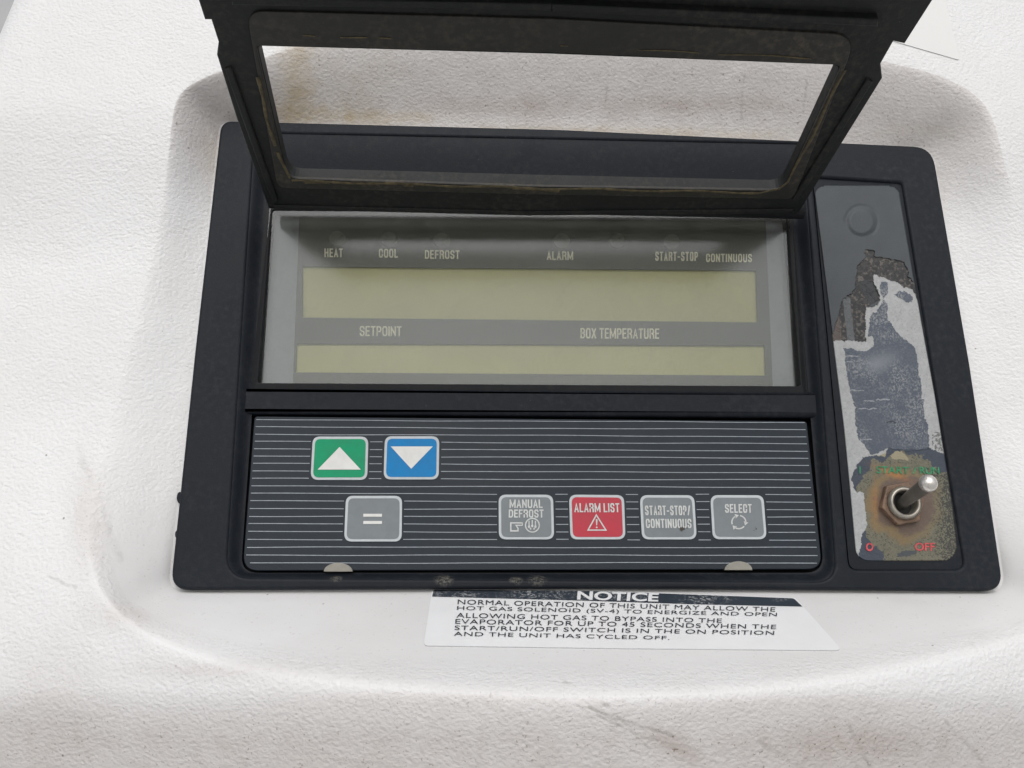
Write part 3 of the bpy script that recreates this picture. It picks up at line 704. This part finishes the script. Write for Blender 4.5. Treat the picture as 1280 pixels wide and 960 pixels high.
fc = np.where((inpoly(jx,jy,c48([(300,620),(340,630),(378,740),(330,775),(290,720),(240,640)],220)))[..., None], c3(56,58,60), fc)
col = np.where(flake[..., None], fc, col); hgt = np.where(flake, 0.00012+0.0001*(n2 > 0.6), hgt)
light = inpoly(jx, jy, [(1093,343),(1103,347),(1112,351),(1122,353),(1128,358.5),(1139,362),(1143,368),(1145,375),(1149,380),(1210,380),(1210,720),(1020,720),(1020,426),(1082,427),(1082.5,412),(1082,400),(1080.5,391),(1082,385),(1096,382.5),(1100,374),(1098,364),(1091,351)])
lc = (c3(168,170,170)[None, None]*(0.84+0.32*n2[..., None]))*(0.9+0.2*n1[..., None])
lc = np.where((n3 > 0.72)[..., None], lc*0.75, lc)
col = np.where(light[..., None], lc, col); hgt = np.where(light, 0.00024+0.00012*n2, hgt)
blue = inpoly(jx, jy, c48([(320,-10),(440,0),(470,50),(500,90),(560,130),(600,170),(605,250),(625,350),(635,450),(650,560),(670,640),(682,775),(620,782),(560,790),(470,775),(420,768),(380,800),(325,808),(310,780),(285,740),(255,715),(240,650),(235,520),(205,420),(190,320),(175,250),(165,165),(230,175),(285,195),(350,155),(335,60)], 400))
blue |= inpoly(jx, jy, c48([(315,960),(325,840),(380,790),(405,745),(425,760),(430,850),(460,900),(510,970)], 220)) | inpoly(jx, jy, c48([(385,635),(430,640),(435,690),(405,740),(390,700)], 220)) | inpoly(jx, jy, c48([(470,710),(500,690),(550,690),(580,740),(560,760),(500,730)], 220))
sp_ = np.clip((n3-0.44)*4, 0, 1)*np.clip((n1-0.30)*3, 0.2, 1)*np.interp(yy, [400,540,575], [1,0.8,0.25])
bc = c3(76,84,97)[None, None]*(1-sp_[..., None])+c3(138,141,143)[None, None]*sp_[..., None]
pale = np.exp(-((xx-1094)/15)**2-((yy-455)/11)**2)+0.5*np.exp(-((xx-1112)/12)**2-((yy-447)/9)**2)
bc = bc*(1-0.65*np.clip(pale,0,1))[..., None]+c3(135,140,147)*(0.65*np.clip(pale,0,1))[..., None]
for (x0_, x1_, y0_) in [(1056,1072,445),(1095,1112,499.5),(1073,1096,511),(1080,1093,501),(1075,1090,549.5),(1058,1066,452),(1062,1080,488)]:
    ln_ = (xx > x0_) & (xx < x1_) & (abs(yy-y0_-(n2-0.5)*3) < 0.55); bc = np.where(ln_[..., None], c3(150,154,158), bc)
ln_ = (abs(xx-1114) < 6) & (abs(yy-527-(n2-0.5)*5) < 0.9); bc = np.where(ln_[..., None], c3(48,54,62), bc)
col = np.where(blue[..., None], bc, col); hgt = np.where(blue, 0.00042, hgt)
# lower field round the switch
low = inpoly(jx, jy, [(1064,600),(1067,588),(1078,572),(1105,568),(1112,560),(1130,562),(1160,560),(1178,566),(1200,585),(1210,720),(1070,720),(1078,668),(1084,655),(1080,615),(1070,615)])
dx, dy = xx-1131, yy-630; rr_ = np.hypot(dx, dy)+(fbm(xx,yy,14,71)-0.5)*22; ang = np.arctan2(dy, dx)
olive = c3(108,106,90)[None, None]*(0.75+0.5*n2[..., None])
oc = olive.copy()
dk = (n3+0.25*np.clip((xx-1160)/25,0,1) > 0.68); oc = np.where(dk[..., None], c3(62,62,58), oc)
lowc = np.zeros_like(col)+c3(60,68,80)*(0.85+0.3*n2[..., None])
oliv_m = (rr_ < 62) | (xx > 1150+(n2-0.5)*20) & (yy > 590) | ((yy > 670) & (xx > 1104+(n2-0.5)*12)); lowc = np.where(oliv_m[..., None], oc, lowc)
ring_ = np.clip((50-rr_)/6, 0, 1)*np.clip(1-(dx/60), 0.25, 1); lowc = lowc*(1-0.75*ring_[..., None])+c3(132,110,76)*(0.75*ring_[..., None])
core = np.clip((39-rr_)/5, 0, 1); lowc = lowc*(1-0.85*core[..., None])+c3(98,83,76)*(0.85*core[..., None])*(0.85+0.3*n2[..., None])
org = np.clip(np.exp(-((xx-1113-(yy-590)*1.2)/11)**2-((yy-591-0.25*(xx-1113))/5)**2)*1.2, 0, 1)+0.6*np.exp(-((xx-1094)/4)**2-((yy-628)/20)**2)
org = np.clip(org, 0, 1)*(0.6+0.4*n2); lowc = lowc*(1-0.8*org[..., None])+c3(176,120,66)*(0.8*org[..., None])
tan = inpoly(jx, jy, [(1113,571),(1118,565),(1128,563),(1131,569),(1137,572),(1136,575),(1116,575)]) | inpoly(jx, jy, [(1092,569),(1104,563),(1108,560),(1107,570)])
lowc = np.where(tan[..., None], c3(150,142,118), lowc)
bar_ = inpoly(jx, jy, [(1121,692),(1128,689),(1145,688),(1144,693),(1128,695),(1122,697)]); lowc = np.where(bar_[..., None], c3(72,76,80), lowc)
fade = low; col = np.where(fade[..., None], lowc, col)
rt = light & ~low & ~blue & (yy > 540) & (xx > 1165) & (n3 > 0.5); col = np.where(rt[..., None], c3(104,106,104), col)
col *= (1-0.18*(vnoise(xx*1.7, yy*1.7, 99) > 0.9))[..., None]
# round boss pressed under the film
rb = np.hypot(xx-1077, yy-277); hgt = hgt+0.0007*(1-sst(rb, 13, 19.5))-0.00018*np.exp(-((rb-20)/2)**2)*(np.arctan2(yy-277, xx-1077) < 0.9)
groove = np.minimum(np.minimum(xx-xl[:,None], xr[:,None]-xx), yy-232)
dd = np.minimum(np.minimum(xx-xl[:,None], xr[:,None]-xx), np.minimum(yy-232, 701-yy))
def cornerd(cx, cy, r, sx, sy):
    m_ = ((xx-cx)*sx > 0) & ((yy-cy)*sy > 0); return np.where(m_, r-np.hypot(xx-cx, yy-cy), 99)
for (cx, cy, r, sx, sy) in [(1030,245,12,-1,-1),(1112,246,13,1,-1),(1179,685,16,1,1),(1086,684,17,-1,1)]: dd = np.minimum(dd, cornerd(cx, cy, r, sx, sy))
hgt = hgt*np.clip(dd/0.8, 0, 1)-0.0003*(dd < 0)
BW = -0.0011
dirx = (xx-640)/F; diry = -(yy-480)/F; D3 = np.stack([dirx, diry, -np.ones_like(dirx)], -1)@RM.T
tpar = (BW+hgt-CW)/D3[..., 2]; PP = CP+D3*tpar[..., None]
vv = np.stack([PP[..., 0], -PP[..., 2], PP[..., 1]], -1).reshape(-1, 3)
ii = np.arange(NA*NB_).reshape(NB_, NA); ff = np.stack([ii[:-1,:-1], ii[1:,:-1], ii[1:,1:], ii[:-1,1:]], -1).reshape(-1, 4)
keep = ((dd > -1.0)[:-1,:-1]).ravel(); ff = ff[keep]
pm = MB(); text_px(pm, 'I', [(1074.2,583),(1076,583),(1076,592),(1074.2,592)], BW+0.0007, 'green_text', 0.02)
for s_, q in (('START', [(1095.5,582.5),(1136.5,583.5),(1136.5,592.5),(1095.5,591.5)]), ('/', [(1142,583.5),(1146,583.5),(1146,592),(1141,592)]), ('RUN', [(1149,583.2),(1173.5,583.8),(1175,592.8),(1150,592.2)])):
    text_px(pm, s_, q, BW+0.0006, 'green_text', 0.015)
text_px(pm, 'O', [(1082.5,678.5),(1091.5,678.5),(1091.5,689),(1082.5,689)], BW+0.0006, 'red_text', 0.03)
text_px(pm, 'OFF', [(1143.5,678.5),(1168.5,678.5),(1168.8,688.5),(1144,688.5)], BW+0.0006, 'red_text', 0.015)
nv = len(vv); allv = np.concatenate([vv, np.array(pm.v)]); allf = ff.tolist()+[[i+nv for i in f] for f in pm.f]
me = bpy.data.meshes.new('switch_label'); me.from_pydata(allv.tolist(), [], allf)
me.materials.append(M['plate'])
for mm in pm.mats: me.materials.append(M[mm])
me.polygons.foreach_set('material_index', [0]*len(ff)+[1+i for i in pm.m])
at_ = me.attributes.new('layer', 'FLOAT_COLOR', 'POINT')
cc = np.concatenate([np.concatenate([col.reshape(-1, 3), np.ones((nv, 1))], 1), np.ones((len(pm.v), 4))*0.5]); at_.data.foreach_set('color', np.clip(cc, 0, 1).ravel())
me.update(); tag(link('switch_label', me, root), 'peeling grey label with rust stains around the switch')

# toggle switch
def frame(c, ax):
    ax = np.array(ax, float); ax /= np.linalg.norm(ax); up = np.array([0,1,0.]) if abs(ax[1]) < 0.9 else np.array([1,0,0.])
    e1 = np.cross(up, ax); e1 /= np.linalg.norm(e1); return np.array(c), e1, np.cross(ax, e1), ax
def lathe(mb, c, ax, prof, m, n=40, smooth=True):
    c, e1, e2, ax = frame(c, ax); vs = []; fs = []
    for r, z in prof:
        for i in range(n):
            a_ = 2*math.pi*i/n; vs.append(c+e1*r*math.cos(a_)+e2*r*math.sin(a_)+ax*z)
    for j in range(len(prof)-1):
        for i in range(n): k2 = (i+1)%n; fs.append((j*n+i, j*n+k2, (j+1)*n+k2, (j+1)*n+i))
    mb.add(vs, fs, m, smooth)
S0 = P(1129.5, 629, 0.002); SB = np.array([S0[0], S0[1], BW])
t = MB()
lathe(t, SB, (0,0,1), [(.0057,0),(.0057,.0045),(.0055,.0050),(.0049,.0052),(.0044,.0049),(.0042,.0040),(.0040,.0005)], 'bushing')
lathe(t, SB, (0,0,1), [(.0042,.0008),(.0001,.0008)], 'dark')
for i in range(3): lathe(t, SB, (0,0,1), [(.0057,.003+i*.0006),(.0060,.0033+i*.0006),(.0057,.0036+i*.0006)], 'bushing')
tg = t.build('toggle_switch', root)
t = MB(); hexr = .0083
hx = [SB+np.array([hexr*math.cos(math.radians(a_)), hexr*math.sin(math.radians(a_)), .0030]) for a_ in np.arange(10, 370, 60)]
hol = [SB+np.array([.0057*math.cos(math.radians(a_)), .0057*math.sin(math.radians(a_)), .0030]) for a_ in np.arange(0, 360, 12)]
t.plate([hx, hol], NW, 0.0030, 'nut', 0.0005); t.build('hex_nut', tg)
TIPP = None; best = None
for w_ in np.linspace(.008, .030, 45):
    q = P(1160.3, 604.2, w_)
    if best is None or abs(q[0]-SB[0]-0.0) < best[0]: best = (abs(q[0]-SB[0]), q)
TIPP = best[1]; b0 = SB+np.array([0,0,.0015]); axl = TIPP-b0; LL = np.linalg.norm(axl)
t = MB(); lathe(t, b0, axl, [(.0019,-.001),(.0022,LL*.25),(.0024,LL*.6),(.0026,LL*.88),(.0024,LL*.95)], 'lever')
lathe(t, b0, axl, [(.0024,LL*.86)]+[(.0031*math.cos(math.radians(a_)), LL+.0028*math.sin(math.radians(a_))) for a_ in range(-55, 91, 8)]+[(.00001,LL+.0028)], 'tip')
t.build('lever', tg)

# ------------------------------------------------------------------ flip-up lid
TH_L = 1.3905; EU = np.array([1, .0009, -.0175]); ES = np.array([0, math.cos(TH_L), math.sin(TH_L)]); NL = np.cross(EU, ES); NL /= np.linalg.norm(NL)
OL = np.array([0, .0555, .0045])
def onl(loop, t=0.0): return [Pn(x, y, NL, OL, t) for x, y in loop]
def LS(u, s_, t=0): return OL+EU*u+ES*s_+NL*t
far = .142
pl = [Pn(x, y, NL, OL) for x, y in [(336,261),(295,146),(271,69),(273,53),(264,25),(256,25)]]
pr = [Pn(x, y, NL, OL) for x, y in [(1131,55),(1117,52),(1101,80),(1103,98),(1080,135),(998,267)]]
def ext(a_, b_):
    ua, sa = a_[0], (a_-OL)@ES; ub, sb = b_[0], (b_-OL)@ES; t_ = (far-sb)/(sb-sa); return LS(ub+(ub-ua)*t_, far)
outer = pl+[ext(pl[1], pl[5]), ext(pr[4], pr[0])]+pr
win = rloop([(322,58),(690,68),(1051,82),(978,238),(660,231),(360,223)], [4,0,7,24,0,22], k=7)
l = MB()
l.plate([outer, onl(win)], NL, 0.0050, 'lid', 0.0005)
rim = rloop([(308,14),(690,24),(1072,44),(992,249),(660,243),(347,235)], [18,0,24,14,0,14], k=7)
lid = None
# side flanges and stiffening ribs on the inner face
def strip(pts_px, wdt, h, m='lid'):
    A = [np.array(p, float) for p in pts_px]; d_ = A[-1]-A[0]; d_ /= np.linalg.norm(d_); n_ = np.array([-d_[1], d_[0]])*wdt
    l.plate([onl([tuple(p) for p in A]+[tuple(p+n_) for p in A[::-1]], h)], NL, h+0.0004, m, min(0.0006, h*0.45))
strip([(281,88),(340,254)], -8, 0.0012); strip([(1091,104),(997,254)], 8, 0.0012)
strip([(290,-2),(690,6)], 9, 0.0028); strip([(690,6),(1098,25)], 9, 0.0028)
strip([(262,-40),(640,-30)], 8, 0.0040); strip([(640,-30),(1130,-10)], 8, 0.0040)
strip([(342,262),(660,270)], -5, 0.0009); strip([(660,270),(992,267)], -5, 0.0009)
# rolled edge at the hinge
lid = l.build('lid', root)
r_ = MB(); r_.plate([onl(rim, 0.0009), onl(grow(win, 2.2), 0.0009)], NL, 0.0011, 'lid_rim', 0.0003); r_.build('window_rim', lid)
hg = MB(); ha = LS(-.1335, 0, -.0028); hb = LS(.0785, 0, -.0028); lathe(hg, ha, hb-ha, [(.0001,0),(.0030,0),(.0030,np.linalg.norm(hb-ha)),(.0001,np.linalg.norm(hb-ha))], 'well', 20); hg.build('hinge_barrel', lid)
# dried gasket glue round the opening
gk = MB()
def bead(path, rmax, seed, t0=0.0011, keepf=0.0):
    rs = random.Random(seed); A = []; path = [np.array(p, float) for p in path]
    for i in range(len(path)-1):
        n_ = max(2, int(np.linalg.norm(path[i+1]-path[i])/2.5))
        for j in range(n_): A.append(path[i]+(path[i+1]-path[i])*j/n_)
    A.append(path[-1]); N = len(A); ph = rs.random()*9; run = []
    def flush(run):
        if len(run) < 4: return
        vs = []; fs = []; n6 = 6
        for q_, r in run:
            for a_ in range(n6): th = math.pi*a_/(n6-1); vs.append(None)
        vs = []
        for idx_, (p, r) in enumerate(run):
            a_ = run[max(0, idx_-1)][0]; b_ = run[min(len(run)-1, idx_+1)][0]; d_ = b_-a_; d_ /= np.linalg.norm(d_); s_ = np.cross(d_, NL); s_ /= np.linalg.norm(s_)
            for k_ in range(n6): th = math.pi*k_/(n6-1); vs.append(p+s_*r*math.cos(th)+NL*r*0.45*math.sin(th))
        for i in range(len(run)-1):
            for k_ in range(n6-1): fs.append((i*n6+k_, i*n6+k_+1, (i+1)*n6+k_+1, (i+1)*n6+k_))
        gk.add(vs, fs, 'gasket', True)
    for i, p in enumerate(A):
        z = math.sin(i*.11+ph)+math.sin(i*.037+2*ph)+0.7*math.sin(i*.31+3*ph)
        if z < keepf: flush(run); run = []; continue
        r = rmax*(0.45+0.3*abs(math.sin(i*.23+ph))+0.25*rs.random()); off = np.array([math.sin(i*.17+ph), math.cos(i*.13+ph)])*0.9
        run.append((Pn(p[0]+off[0], p[1]+off[1], NL, OL, t0), r))
    flush(run)
bead([(364,226),(660,235),(950,241),(972,237)], .0007, 3, keepf=-9)
bead([(318,80),(326,115),(334,150),(348,195),(362,222)], .0007, 5, keepf=-1.2)
bead([(1056,88),(1030,140),(1005,190),(985,228),(972,237)], .0006, 8, keepf=-9)
bead([(372,44),(560,52)], .0003, 11, keepf=0.3); bead([(700,58),(1040,74)], .0003, 13, keepf=0.0)
bead([(380,228),(700,238)], .0009, 21, keepf=0.2)
gk.build('gasket_glue', lid)
